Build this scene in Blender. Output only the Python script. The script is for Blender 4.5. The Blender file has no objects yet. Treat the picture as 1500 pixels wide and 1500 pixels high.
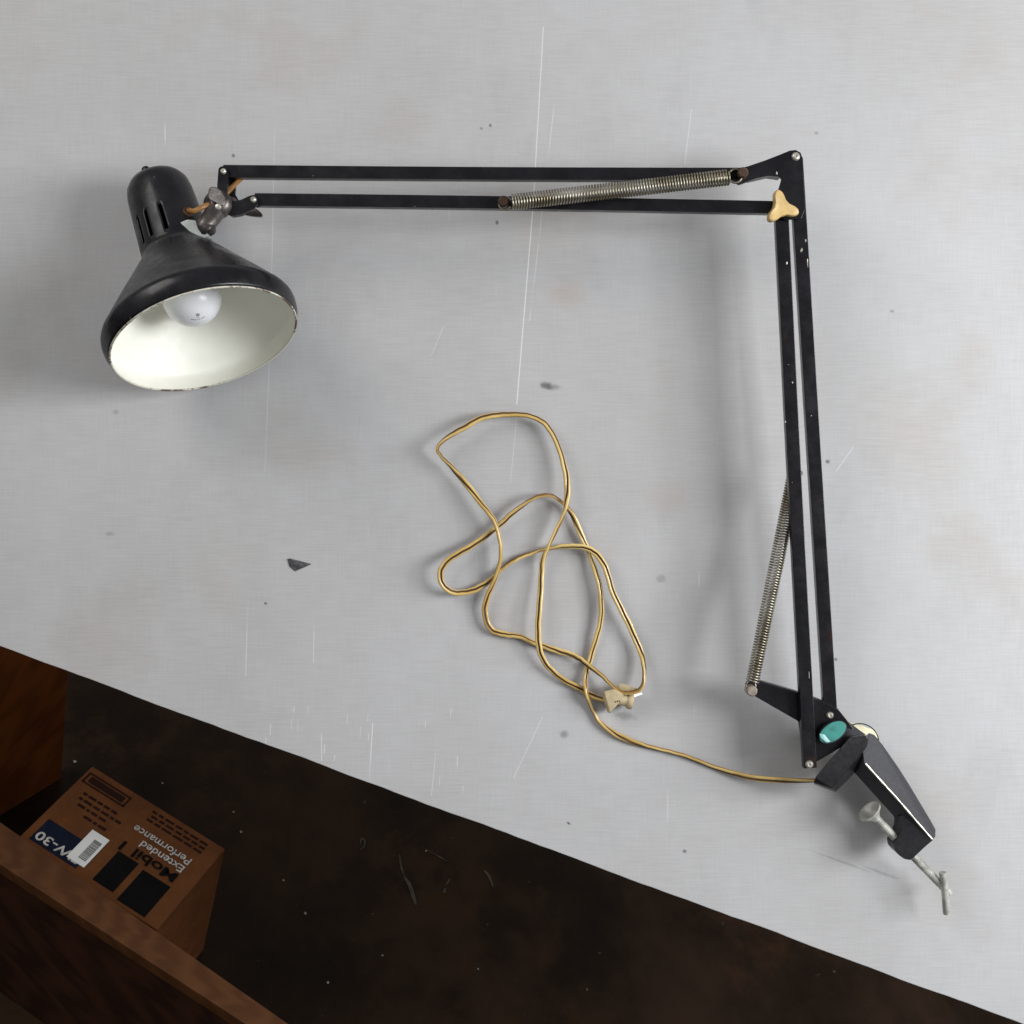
import bpy, bmesh, math, random
from mathutils import Vector, Matrix
random.seed(4)
S = 0.00055          # metres per photo pixel on the table surface
D = 1.0              # camera distance above the table surface
sc = bpy.context.scene
COL = sc.collection
V = Vector

def P(px, py, z=0.0):
    """point at height z (in pixel units) above the table seen at photo pixel px,py"""
    zz = z * S
    k = (D - zz) / D
    return V(((px - 750) * S * k, (750 - py) * S * k, zz))

# ------------------------------------------------------------------ materials
def newmat(name):
    m = bpy.data.materials.new(name); m.use_nodes = True
    nt = m.node_tree; b = nt.nodes['Principled BSDF']
    return m, nt, b
def N(nt, t, **kw):
    n = nt.nodes.new(t)
    for k, v in kw.items(): setattr(n, k, v)
    return n
def mth(nt, op, a, b=None, c=None, clamp=False):
    n = nt.nodes.new('ShaderNodeMath'); n.operation = op; n.use_clamp = clamp
    for i, v in enumerate((a, b, c)):
        if v is None: continue
        if hasattr(v, 'is_linked'): nt.links.new(v, n.inputs[i])
        else: n.inputs[i].default_value = v
    return n.outputs[0]
def smooth(nt, v, lo, hi, a=0.0, b=1.0):
    n = nt.nodes.new('ShaderNodeMapRange'); n.interpolation_type = 'SMOOTHSTEP'
    nt.links.new(v, n.inputs[0])
    n.inputs[1].default_value = lo; n.inputs[2].default_value = hi
    n.inputs[3].default_value = a; n.inputs[4].default_value = b
    return n.outputs[0]
def mix(nt, f, a, b):
    n = nt.nodes.new('ShaderNodeMix'); n.data_type = 'RGBA'
    if hasattr(f, 'is_linked'): nt.links.new(f, n.inputs[0])
    else: n.inputs[0].default_value = f
    for i, v in ((6, a), (7, b)):
        if hasattr(v, 'is_linked'): nt.links.new(v, n.inputs[i])
        else: n.inputs[i].default_value = (*v, 1)
    return n.outputs[2]
def coords(nt, scale=(1, 1, 1), rot=(0, 0, 0), loc=(0, 0, 0)):
    tc = N(nt, 'ShaderNodeTexCoord'); mp = N(nt, 'ShaderNodeMapping')
    nt.links.new(tc.outputs['Object'], mp.inputs[0])
    mp.inputs['Scale'].default_value = scale; mp.inputs['Rotation'].default_value = rot
    mp.inputs['Location'].default_value = loc
    return mp.outputs[0]
def noise(nt, vec, scale, detail=4, rough=.55):
    n = N(nt, 'ShaderNodeTexNoise'); nt.links.new(vec, n.inputs['Vector'])
    n.inputs['Scale'].default_value = scale; n.inputs['Detail'].default_value = detail
    n.inputs['Roughness'].default_value = rough
    return n.outputs[0]
def bump(nt, b, h, strength=.2, dist=.001):
    n = N(nt, 'ShaderNodeBump'); n.inputs['Strength'].default_value = strength
    n.inputs['Distance'].default_value = dist
    nt.links.new(h, n.inputs['Height']); nt.links.new(n.outputs[0], b.inputs['Normal'])

def simple(name, col, rough=.4, metal=0.0, var=.25, vscale=60, bmp=.08, spec=.5, coat=0, dark=None):
    m, nt, b = newmat(name)
    v = coords(nt)
    n = noise(nt, v, vscale, 5)
    d = dark if dark else tuple(c * (1 - var) for c in col)
    nt.links.new(mix(nt, smooth(nt, n, .35, .65), d, col), b.inputs['Base Color'])
    n2 = noise(nt, v, vscale * 6, 4)
    nt.links.new(smooth(nt, n2, .3, .7, rough * .8, min(1, rough * 1.25)), b.inputs['Roughness'])
    b.inputs['Metallic'].default_value = metal
    b.inputs['Specular IOR Level'].default_value = spec
    b.inputs['Coat Weight'].default_value = coat
    bump(nt, b, n2, bmp, .0006)
    return m

def enamel_black(name, rough=.3, rust=.0):
    m, nt, b = newmat(name)
    v = coords(nt)
    n = noise(nt, v, 38, 6, .65)
    base = mix(nt, smooth(nt, n, .35, .7), (.0055, .005, .0068), (.012, .011, .0135))
    n3 = noise(nt, v, 19, 8, .7)
    base = mix(nt, smooth(nt, n3, .62 - rust, .70 - rust), base, (.026, .013, .009))     # brown worn paint
    n4 = noise(nt, coords(nt, loc=(3, 1, 2)), 210, 3, .5)
    base = mix(nt, smooth(nt, n4, .765, .785), base, (.32, .30, .28))                      # tiny chips
    nt.links.new(base, b.inputs['Base Color'])
    nt.links.new(smooth(nt, noise(nt, v, 55, 6, .7), .3, .7, rough * .6, rough * 1.35), b.inputs['Roughness'])
    b.inputs['Specular IOR Level'].default_value = .34
    bump(nt, b, noise(nt, v, 260, 3), .06, .0005)
    return m

M = {}
M['black'] = enamel_black('black_enamel', .26)
M['shade'] = enamel_black('shade_enamel', .30)
M['blackrust'] = enamel_black('black_enamel_worn', .26, .05)
M['cdark'] = simple('clamp_dark', (.016, .015, .017), .34, 0, .3, 45)
M['grey'] = simple('clamp_grey', (.040, .039, .045), .55, 0, .12, 300, .03, spec=.22)
M['white'] = simple('white_enamel', (.90, .89, .80), .45, 0, .07, 22, .05)
M['rim'] = None
M['bulb'] = simple('bulb_glass', (.82, .83, .86), .28, 0, .02, 20, .0)
M['ink'] = simple('grey_ink', (.10, .10, .10), .6)
M['steel'] = simple('spring_steel', (.38, .355, .29), .32, .85, .45, 45, .05, dark=(.20, .17, .11))
M['nickel'] = simple('dull_nickel', (.13, .112, .105), .36, .7, .5, 90, .2)
M['rivet'] = simple('rivet_metal', (.62, .60, .52), .38, .7, .4, 200, .2)
M['rustpin'] = simple('rusty_pin', (.13, .075, .05), .5, .5, .5, 150, .3)
M['pinlt'] = simple('tan_pin', (.38, .32, .26), .5, .4, .3, 150, .2)
M['zinc'] = simple('zinc_screw', (.66, .66, .60), .45, .45, .4, 120, .25)
M['tab'] = simple('tab_metal', (.42, .45, .43), .5, .45, .2, 100, .1)
M['ylw'] = simple('yellowed_plastic', (.68, .47, .19), .38, 0, .22, 75, .1)
M['cream'] = simple('cream_plastic', (.74, .68, .46), .42, 0, .12, 60, .1)
M['plug'] = simple('plug_plastic', (.60, .49, .30), .45, 0, .25, 110, .1)
M['teal'] = simple('teal_sticker', (.05, .27, .235), .42, 0, .3, 110, .05)
M['cord'] = simple('gold_cord', (.76, .56, .21), .30, 0, .3, 26, .02, coat=.35, dark=(.52, .34, .10))
M['groove'] = simple('cord_groove', (.085, .036, .012), .5, 0, .3, 60)
M['browncord'] = simple('brown_cord', (.40, .19, .05), .4, 0, .4, 150, .1)
M['wood'] = None

def m_rim():
    m, nt, b = newmat('chipped_rim')
    n = noise(nt, coords(nt), 300, 5, .7)
    n2 = noise(nt, coords(nt, loc=(2, 2, 2)), 30, 3, .7)
    f = smooth(nt, mth(nt, 'ADD', mth(nt, 'MULTIPLY', n, .4), mth(nt, 'MULTIPLY', n2, .6)), .47, .58)
    nt.links.new(mix(nt, f, (.62, .60, .50), (.10, .055, .035)), b.inputs['Base Color'])
    b.inputs['Roughness'].default_value = .5
    return m
M['rim'] = m_rim()

def m_wood(name, c1, c2, ax=(1, 1, 1)):
    m, nt, b = newmat(name)
    v = coords(nt, ax)
    n = noise(nt, v, 7, 6, .6)
    w = N(nt, 'ShaderNodeTexWave'); nt.links.new(v, w.inputs[0])
    w.inputs['Scale'].default_value = 5; w.inputs['Distortion'].default_value = 9; w.inputs['Detail'].default_value = 3
    f = mth(nt, 'ADD', mth(nt, 'MULTIPLY', n, .6), mth(nt, 'MULTIPLY', w.outputs[1], .3))
    nt.links.new(mix(nt, smooth(nt, f, .2, .75), c1, c2), b.inputs['Base Color'])
    b.inputs['Roughness'].default_value = .55
    b.inputs['Specular IOR Level'].default_value = .22
    fine = noise(nt, coords(nt, tuple(a * 3 for a in ax)), 40, 5, .7)
    bump(nt, b, fine, .3, .0008)
    return m
M['wood'] = m_wood('stained_wood', (.15, .040, .008), (.24, .068, .013), (1, 1, 6))
M['plank'] = m_wood('plank_wood', (.065, .023, .007), (.10, .038, .012), (2, 2, 9))
M['shadow_wood'] = m_wood('shadow_board_wood', (.020, .008, .005), (.05, .018, .009), (1, 1, 6))  # dark tone stands for the shadow below the rail
M['card'] = simple('cardboard', (.155, .054, .016), .8, 0, .22, 30, .25, .2)
M['navy'] = simple('navy_print', (.010, .015, .034), .7, bmp=0, spec=.1)
M['kprint'] = simple('black_print', (.006, .005, .005), .7, bmp=0, spec=.08)
M['dprint'] = simple('dark_print', (.030, .011, .008), .7, spec=.1)
M['wprint'] = simple('white_print', (.62, .60, .56), .6, 0, .3, 150)
M['paper'] = simple('paper_label', (.90, .90, .88), .7, 0, .06, 80)
M['pgrey'] = simple('barcode_grey', (.17, .175, .17), .7, 0, .2, 80)
M['splat'] = simple('paint_splatter', (.36, .33, .28), .6, 0, .4, 80)
M['splatdim'] = simple('dim_splatter', (.07, .055, .036), .7, 0, .4, 80)
M['debris'] = simple('grey_debris', (.11, .11, .115), .8, 0, .6, 260, .4)

def m_floor():
    m, nt, b = newmat('floor_stained')
    v = coords(nt)
    n = noise(nt, v, 5, 7, .65)
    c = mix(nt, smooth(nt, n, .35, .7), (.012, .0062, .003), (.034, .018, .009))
    n2 = noise(nt, coords(nt, loc=(5, 5, 0)), 70, 3, .6)
    c = mix(nt, smooth(nt, n2, .70, .78, 0, .6), c, (.10, .08, .06))
    c = mix(nt, smooth(nt, noise(nt, coords(nt, loc=(1, 8, 0)), 2.2, 8, .7), .5, .62, 0, .8), c, (.045, .022, .010))
    nt.links.new(c, b.inputs['Base Color'])
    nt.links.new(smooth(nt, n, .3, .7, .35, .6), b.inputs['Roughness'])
    b.inputs['Specular IOR Level'].default_value = .12
    bump(nt, b, noise(nt, v, 60, 5), .2, .002)
    return m
M['floor'] = m_floor()

def m_table():
    m, nt, b = newmat('grey_laminate')
    tc = N(nt, 'ShaderNodeTexCoord'); sep = N(nt, 'ShaderNodeSeparateXYZ')
    nt.links.new(tc.outputs['Object'], sep.inputs[0])
    X = mth(nt, 'DIVIDE', sep.outputs[0], S); Y = mth(nt, 'DIVIDE', sep.outputs[1], -S)
    X = mth(nt, 'ADD', X, 750); Y = mth(nt, 'ADD', Y, 750)         # surface units of 0.55 mm
    # woven texture of the surface
    wx = noise(nt, coords(nt, (1, .04, 1)), 900, 3, .6)
    wy = noise(nt, coords(nt, (.04, 1, 1)), 900, 3, .6)
    big = noise(nt, coords(nt), 3.2, 9, .68)
    med = noise(nt, coords(nt, (1, .45, 1), (0, 0, .15), (2, 3, 0)), 11, 9, .7)
    c = mix(nt, smooth(nt, big, .32, .68), (.432, .424, .418), (.490, .487, .492))
    warm = noise(nt, coords(nt, loc=(7, 3, 0)), 7, 4, .6)
    c = mix(nt, smooth(nt, warm, .52, .72, 0, .6), c, (.42, .385, .355))
    c = mix(nt, smooth(nt, med, .50, .70, 0, .42), c, (.37, .365, .365))
    c = mix(nt, smooth(nt, wx, .35, .65, 0, .15), c, (.34, .335, .33))
    c = mix(nt, smooth(nt, wy, .35, .65, 0, .13), c, (.70, .70, .71))
    # drifting vertical hairline scratches
    sv = coords(nt, (1, .022, 1), (0, 0, .03))
    s1 = noise(nt, sv, 420, 2, .5)
    brk = noise(nt, coords(nt, (1, .35, 1), loc=(4, 9, 0)), 30, 3, .6)
    msk = noise(nt, coords(nt, loc=(1, 6, 0)), 5, 3, .6)
    f = mth(nt, 'MULTIPLY', smooth(nt, s1, .735, .765), mth(nt, 'MULTIPLY', smooth(nt, brk, .47, .56), smooth(nt, msk, .45, .6)))
    c = mix(nt, mth(nt, 'MULTIPLY', f, .75), c, (.86, .85, .83))
    def line(x0, y0, x1, y1, w, amt, col=(.88, .88, .88), brkn=False):
        nonlocal c
        # distance to the segment
        dx, dy = x1 - x0, y1 - y0; L2 = dx * dx + dy * dy
        ax = mth(nt, 'SUBTRACT', X, x0); ay = mth(nt, 'SUBTRACT', Y, y0)
        t = mth(nt, 'DIVIDE', mth(nt, 'ADD', mth(nt, 'MULTIPLY', ax, dx), mth(nt, 'MULTIPLY', ay, dy)), L2, clamp=True)
        ex = mth(nt, 'SUBTRACT', ax, mth(nt, 'MULTIPLY', t, dx)); ey = mth(nt, 'SUBTRACT', ay, mth(nt, 'MULTIPLY', t, dy))
        d = mth(nt, 'SQRT', mth(nt, 'ADD', mth(nt, 'MULTIPLY', ex, ex), mth(nt, 'MULTIPLY', ey, ey)))
        f = smooth(nt, d, w * .3, w * 1.0, amt * .8, 0)
        if brkn: f = mth(nt, 'MULTIPLY', f, smooth(nt, brk, .42, .55))
        c = mix(nt, f, c, col)
    line(796, 40, 781, 300, 1.15, .55); line(781, 300, 757, 592, 1.15, .7)
    line(757, 610, 748, 705, 1.1, .25); line(812, 152, 776, 470, 1.0, .4, brkn=True)
    line(368, 700, 360, 990, 0.9, .45, brkn=True); line(546, 1060, 541, 1140, 1.2, .6, brkn=True)
    line(471, 1075, 471, 1114, 1.0, .5); line(462, 820, 459, 970, .9, .4, brkn=True)
    line(403, 160, 398, 400, 1.0, .35, brkn=True); line(395, 520, 388, 690, 1.0, .35, brkn=True)
    line(650, 478, 632, 520, .9, .3); line(795, 1050, 752, 1140, .9, .35, brkn=True)
    line(640, 1085, 632, 1165, .9, .4, brkn=True); line(1250, 655, 1225, 690, 1, .4)
    line(1013, 160, 1003, 240, 1, .35); line(436, 1050, 436, 1095, .9, .5, brkn=True)
    for q in range(16):
        x_ = random.uniform(375, 700); y_ = random.uniform(1025, 1110 + (x_ - 375) * .2); line(x_, y_, x_ - 1, y_ + random.uniform(5, 16), .9, random.uniform(.25, .6))
    # dark specks and rubbed spots
    wob = noise(nt, coords(nt, loc=(8, 1, 0)), 160, 3, .6)
    def spot(x, y, rx, ry, rot=0, amt=.8, col=(.09, .09, .095), soft=.6):
        nonlocal c
        ax = mth(nt, 'SUBTRACT', X, x); ay = mth(nt, 'SUBTRACT', Y, y); ca, sa = math.cos(rot), math.sin(rot)
        u = mth(nt, 'DIVIDE', mth(nt, 'ADD', mth(nt, 'MULTIPLY', ax, ca), mth(nt, 'MULTIPLY', ay, sa)), rx)
        v = mth(nt, 'DIVIDE', mth(nt, 'SUBTRACT', mth(nt, 'MULTIPLY', ay, ca), mth(nt, 'MULTIPLY', ax, sa)), ry)
        d = mth(nt, 'SQRT', mth(nt, 'ADD', mth(nt, 'MULTIPLY', u, u), mth(nt, 'MULTIPLY', v, v)))
        d = mth(nt, 'ADD', d, mth(nt, 'MULTIPLY', mth(nt, 'SUBTRACT', wob, .5), 1.6))
        c = mix(nt, smooth(nt, d, 1 - soft, 1 + soft, amt, 0), c, col)
    spot(801, 565, 8, 5, .1, .8); spot(810, 567, 9, 4, .1, .45); spot(827, 1075, 6, 5, 0, .5)
    spot(915, 1049, 15, 5, .15, .38); spot(342, 228, 2.5, 2.5); spot(833, 1206, 3, 1.6, .6, .9)
    spot(1003, 1247, 2.6, 2.2); spot(1212, 676, 3, 2.5, .4, .8); spot(1224, 966, 2.6, 2.2, 0, .7)
    spot(1196, 195, 3, 2, 0, .5); spot(1307, 456, 3, 2, 0, .5); spot(728, 326, 2, 3); spot(389, 884, 2, 1.6)
    spot(968, 848, 6, 5, 0, .3); spot(828, 430, 22, 16, 0, .35, (.44, .35, .285), .9)
    spot(980, 728, 26, 22, 0, .32, (.42, .355, .31), .9); spot(160, 782, 6, 3, 0, .3); spot(718, 184, 2, 2)
    spot(705, 188, 2, 2, 0, .5); spot(169, 603, 4, 3, 0, .3); spot(1290, 1278, 22, 2.5, .35, .3); spot(1232, 1262, 40, 1.3, .35, .3)
    nt.links.new(c, b.inputs['Base Color'])
    nt.links.new(smooth(nt, mth(nt, 'ADD', mth(nt, 'MULTIPLY', big, .6), mth(nt, 'MULTIPLY', wx, .4)), .3, .7, .40, .60), b.inputs['Roughness'])
    b.inputs['Specular IOR Level'].default_value = .45
    bump(nt, b, mth(nt, 'ADD', mth(nt, 'MULTIPLY', mth(nt, 'ADD', wx, wy), .25), mth(nt, 'ADD', mth(nt, 'MULTIPLY', noise(nt, coords(nt), 14, 3), 2.0), mth(nt, 'MULTIPLY', noise(nt, coords(nt, (.35, 1, 1), (0, 0, .5)), 26, 2), 1.2))), .35, .0006)
    return m
M['table'] = m_table()

# ------------------------------------------------------------------ mesh helpers
def finish(name, bm, mat, parent=None, smoothang=35, mats=None, wn_ok=True):
    bmesh.ops.remove_doubles(bm, verts=bm.verts, dist=1e-7)
    bmesh.ops.recalc_face_normals(bm, faces=bm.faces)
    a = math.radians(smoothang)
    for f in bm.faces: f.smooth = True
    for e in bm.edges:
        e.smooth = not (len(e.link_faces) == 2 and e.calc_face_angle(0) > a)
    me = bpy.data.meshes.new(name); bm.to_mesh(me); bm.free()
    for m in (mats or [mat]): me.materials.append(m)
    o = bpy.data.objects.new(name, me); COL.objects.link(o)
    if len(me.polygons) < 4000 and wn_ok:
        w_ = o.modifiers.new('wn', 'WEIGHTED_NORMAL'); w_.keep_sharp = True; w_.weight = 90
    if parent is not None:
        o.parent = parent
        if parent.type == 'EMPTY': o.location = -parent.location
    return o
def bevel(bm, w, seg=2, ang=30):
    if w <= 0: return
    a = math.radians(ang)
    es = [e for e in bm.edges if len(e.link_faces) == 2 and e.calc_face_angle(0) > a]
    bmesh.ops.bevel(bm, geom=es, offset=w, segments=seg, affect='EDGES', profile=.5, clamp_overlap=True)
def merge(dst, src):
    me = bpy.data.meshes.new('t'); src.to_mesh(me); src.free(); dst.from_mesh(me); bpy.data.meshes.remove(me)
def plate(poly, z0, z1, bw=.6):
    """poly in photo pixels at height z1; extruded down to z0. z may be callables of (px,py)"""
    bm = bmesh.new()
    f1 = z1 if callable(z1) else (lambda x, y: z1)
    f0 = z0 if callable(z0) else (lambda x, y: z0)
    top = [P(x, y, f1(x, y)) for x, y in poly]
    bot = [V((t.x, t.y, f0(x, y) * S)) for t, (x, y) in zip(top, poly)]
    tv = [bm.verts.new(p) for p in top]; bv = [bm.verts.new(p) for p in bot]
    bm.faces.new(tv); bm.faces.new(bv[::-1])
    n = len(tv)
    for i in range(n): bm.faces.new((tv[i], bv[i], bv[(i + 1) % n], tv[(i + 1) % n]))
    bmesh.ops.recalc_face_normals(bm, faces=bm.faces)
    bevel(bm, bw * S)
    return bm
def hull(pts, bw=1.0, raw=False):
    bm = bmesh.new()
    for p in pts: bm.verts.new(p if raw else P(*p))
    r = bmesh.ops.convex_hull(bm, input=bm.verts)
    bmesh.ops.delete(bm, geom=[v for v in bm.verts if not v.link_faces], context='VERTS')
    bmesh.ops.dissolve_limit(bm, angle_limit=math.radians(3), verts=bm.verts, edges=bm.edges)
    bmesh.ops.recalc_face_normals(bm, faces=bm.faces)
    bevel(bm, bw * S)
    return bm
def rounded(pts, r, seg=5):
    """round the corners of a pixel polygon"""
    out = []; n = len(pts)
    for i in range(n):
        p = V(pts[i]).to_2d(); a = V(pts[i - 1]).to_2d(); b = V(pts[(i + 1) % n]).to_2d()
        ra = min(r, (a - p).length * .45); rb = min(r, (b - p).length * .45)
        s = p + (a - p).normalized() * ra; e = p + (b - p).normalized() * rb
        for k in range(seg + 1):
            t = k / seg; q = s * (1 - t) ** 2 + p * 2 * t * (1 - t) + e * t * t; out.append((q.x, q.y))
    return out
def catmull(pts, sub=8):
    out = []; n = len(pts)
    for i in range(n - 1):
        p0 = pts[max(i - 1, 0)]; p1 = pts[i]; p2 = pts[i + 1]; p3 = pts[min(i + 2, n - 1)]
        for k in range(sub):
            t = k / sub
            out.append(.5 * ((2 * p1) + (-p0 + p2) * t + (2 * p0 - 5 * p1 + 4 * p2 - p3) * t * t + (-p0 + 3 * p1 - 3 * p2 + p3) * t ** 3))
    out.append(pts[-1].copy()); return out
def sweep(path, prof, up=V((0, 0, 1)), scale=None, twist=None, transport=False, fmat=None):
    """prof = list of (a,b): a sideways, b up, metres"""
    bm = bmesh.new(); rings = []; n = len(path); u = None
    for i, p in enumerate(path):
        t = (path[min(i + 1, n - 1)] - path[max(i - 1, 0)]).normalized()
        if transport and u is not None: s = t.cross(u)
        else: s = t.cross(up)
        if s.length < 1e-6: s = t.orthogonal()
        s.normalize(); u = s.cross(t).normalized()
        tw = twist[i] if twist else 0.0; k = scale[i] if scale else 1.0
        ca, sa = math.cos(tw), math.sin(tw)
        rings.append([bm.verts.new(p + s * (a * ca - b * sa) * k + u * (a * sa + b * ca) * k) for a, b in prof])
    m = len(prof)
    for i in range(n - 1):
        for j in range(m):
            f = bm.faces.new((rings[i][j], rings[i][(j + 1) % m], rings[i + 1][(j + 1) % m], rings[i + 1][j]))
            if fmat: f.material_index = fmat[j]
    bm.faces.new(rings[0][::-1]); bm.faces.new(rings[-1])
    return bm
def circ(r, n=10, rb=None): return [(r * math.cos(2 * math.pi * i / n), (rb or r) * math.sin(2 * math.pi * i / n)) for i in range(n)]
def lathe(prof, o, a, seg=48, skip=None, phase=None):
    """prof = list of (r,t) metres about origin o and axis a"""
    a = a.normalized(); e1 = a.cross(V((0, 0, 1)))
    if e1.length < 1e-4: e1 = V((1, 0, 0))
    e1.normalize(); e2 = a.cross(e1)
    bm = bmesh.new(); R = []
    for r, t in prof:
        if r < 1e-7: R.append([bm.verts.new(o + a * t)])
        else: R.append([bm.verts.new(o + a * t + (e1 * math.cos(2 * math.pi * k / seg) + e2 * math.sin(2 * math.pi * k / seg)) * r) for k in range(seg)])
    for i in range(len(R) - 1):
        A, B = R[i], R[i + 1]
        for k in range(seg):
            k2 = (k + 1) % seg
            if skip and skip(i, k): continue
            if len(A) == 1 and len(B) == 1: continue
            if len(A) == 1: bm.faces.new((A[0], B[k], B[k2]))
            elif len(B) == 1: bm.faces.new((A[k], B[0], A[k2]))
            else: bm.faces.new((A[k], B[k], B[k2], A[k2]))
    return bm
def bar(a, b, w, h, bw=1.2, mid=None):
    """square bar between two (px,py,z) points, ends slightly rounded"""
    A, B = P(*a), P(*b); t = (B - A).normalized(); s = t.cross(V((0, 0, 1))).normalized(); u = s.cross(t)
    bm = bmesh.new(); W, H = w * S / 2, h * S / 2
    n = 24; rings = []
    for i in range(n + 1):
        f = i / n; c = A.lerp(B, f) + s * (mid or 0) * S * math.sin(math.pi * f)
        rings.append([bm.verts.new(c + s * x * W + u * y * H) for x, y in ((-1, -1), (1, -1), (1, 1), (-1, 1))])
    for i in range(n):
        for j in range(4): bm.faces.new((rings[i][j], rings[i][(j + 1) % 4], rings[i + 1][(j + 1) % 4], rings[i + 1][j]))
    bm.faces.new(rings[0][::-1]); bm.faces.new(rings[-1])
    bmesh.ops.recalc_face_normals(bm, faces=bm.faces); bevel(bm, bw * S, 2, 40)
    return bm
def rivet(px, py, z, r, h=3.2, dimple=True):
    pr = [(0, h - 1.4), (r * .22, h - 1.3), (r * .32, h - .1), (r * .55, h), (r * .82, h * .75), (r, h * .2), (r, -2)] if dimple else \
         [(0, h), (r * .5, h * .95), (r * .85, h * .7), (r, h * .2), (r, -2)]
    return lathe([(a * S, b * S) for a, b in pr], P(px, py, z), V((0, 0, 1)), 24)

TOP = []
def thing(name, label, cat, loc=V((0, 0, 0)), group=None):
    o = bpy.data.objects.new(name, None); COL.objects.link(o); o.location = loc
    o['label'] = label; o['category'] = cat; o.empty_display_size = .05
    if group: o['group'] = group
    TOP.append(o); return o

# ================================================================== THE LAMP
lamp = thing('desk_lamp', 'black folding arm drafting lamp with clamp, springs and gold cord lying on the grey tabletop', 'lamp', P(1270, 1150, 0))

# ---- shade: axis direction runs towards the open rim
TZ = 1.0 / 0.888
sax = V((.355 * .950, -.935 * .950, .315)).normalized()
rimc = P(300.5, 499.5, 140)
Ls = 274.0
s0 = rimc - sax * (Ls * S)
SEG = 120
K = S * .96
outer = [(0, -1), (18, 0), (32, 4), (40.5, 9.5), (45.5, 18), (47.8, 31), (48.8, 48)]
slots = [(72 + i * 5.4, 49.5 + i * .2) for i in range(0, 11)]
outer += [(r, t) for t, r in slots]
outer += [(51.6, 129), (52.4, 132), (55, 137), (60.5, 145), (72, 160), (88, 181), (103.5, 201), (117.5, 219.5), (127.5, 233), (132.5, 240.5), (135.6, 243.5), (137.6, 248), (138.2, 253), (137.2, 262), (134.2, 270), (132.6, Ls)]
iS = 7; iE = iS + 10
slot_angles = []
def skipf(i, k):
    if iS + 1 <= i < iE - 1:
        return any(abs(((k - c - .5 + SEG / 2) % SEG) - SEG / 2) < .8 for c in slot_cols)
    return False
e1 = sax.cross(V((0, 0, 1))).normalized(); e2 = sax.cross(e1)
def col_for(dirv): return round((math.atan2(dirv.dot(e2), dirv.dot(e1)) / (2 * math.pi) * SEG)) % SEG
# slots run round the left, upward-facing flank of the neck
fdir = (V((0, 0, D)) - P(250, 335, 100)).normalized(); fdir = (fdir - sax * fdir.dot(sax)).normalized()
ldir = sax.cross(fdir).normalized()
if ldir.x > 0: ldir = -ldir
slot_cols = [col_for(fdir * math.cos(math.radians(a)) + ldir * math.sin(math.radians(a))) for a in (2, 29, 52, 74, 150, 175, 200)]
bm = lathe([(r * K, t * S) for r, t in outer], s0, sax, SEG, skipf)
shade = finish('lamp_shade', bm, M['shade'], lamp, 50)
sol = shade.modifiers.new('thick', 'SOLIDIFY'); sol.thickness = .0009; sol.offset = -1
# inner white liner
inner = [(0, 141), (30, 141), (50, 142), (58.5, 147), (70, 162), (86, 183), (101.5, 203), (115.5, 221.5), (125, 234.5), (130, 242), (133.5, 246), (135, 250), (135.2, 254), (134.2, 262), (131.4, 269.5), (130.2, Ls - .3)]
finish('shade_liner', lathe([(r * K, t * S) for r, t in inner], s0, sax, SEG), M['white'], shade, 60)
# rolled rim
rp = []
for k in range(9):
    a = 2 * math.pi * k / 8; rp.append(((131.4 + 1.6 * math.cos(a)) * K, (Ls + .6 + 1.3 * math.sin(a)) * S))
finish('rolled_rim', lathe(rp, s0, sax, SEG), M['rim'], shade, 80)
# switch stub on the dome, away from the viewer
kd = (s0 + V((-.012, 0, .004)))
finish('switch_knob', lathe([(0, -9 * S), (5 * S, -8 * S), (6.5 * S, -4 * S), (6.5 * S, 8 * S)], P(215.5, 253, 74), (sax + V((.10, 0, -.1))), 20), M['blackrust'], shade)
# bulb with its stamp
bc = s0 + sax * (203 * S); br = 43.5 * S * .92
pr = [(0, br)]
for k in range(1, 22):
    a = math.pi / 2 - k * math.radians(6.2); pr.append((br * math.cos(a), br * math.sin(a)))
pr += [(.018, -.030), (.0145, -.036), (.0135, -.041)]
bulb = finish('light_bulb', lathe(pr, bc, sax, 48), M['bulb'], lamp, 80)
bm = bmesh.new()
camd = (V((0, 0, D)) - bc).normalized()
def onbulb(dx, dy):
    dy -= .20; dx += .03
    d0 = (sax * .78 + camd * .62).normalized(); rx = V((1, 0, 0)); rx = (rx - d0 * rx.dot(d0)).normalized(); ry = d0.cross(rx)
    d = (d0 + rx * dx + ry * dy).normalized(); return bc + d * (br + .00015)
def dab(x, y, w, h):
    bm.faces.new([bm.verts.new(onbulb(x + a, y + b)) for a, b in ((-w, -h), (w, -h), (w, h), (-w, h))])
for k in range(14):
    if k in (5, 9): continue
    x = -.24 + k * .035; dab(x, -.10 + .9 * (x) ** 2, .011, random.uniform(.014, .022))
for k in range(4): dab(-.06 + k * .03, .0, .009, .010)
for k in range(10):
    a = 2 * math.pi * k / 10; dab(.0 + .045 * math.cos(a), .115 + .05 * math.sin(a), .013, .012)
dab(.0, .115, .012, .02)
finish('bulb_stamp', bm, M['ink'], bulb)
finish('bulb_socket', lathe([(0, 123 * S), (22 * S, 123 * S), (25 * S, 126 * S), (25 * S, 148 * S), (20 * S, 150 * S), (0, 150 * S)], s0, sax, 32), M['kprint'], lamp)

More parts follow.
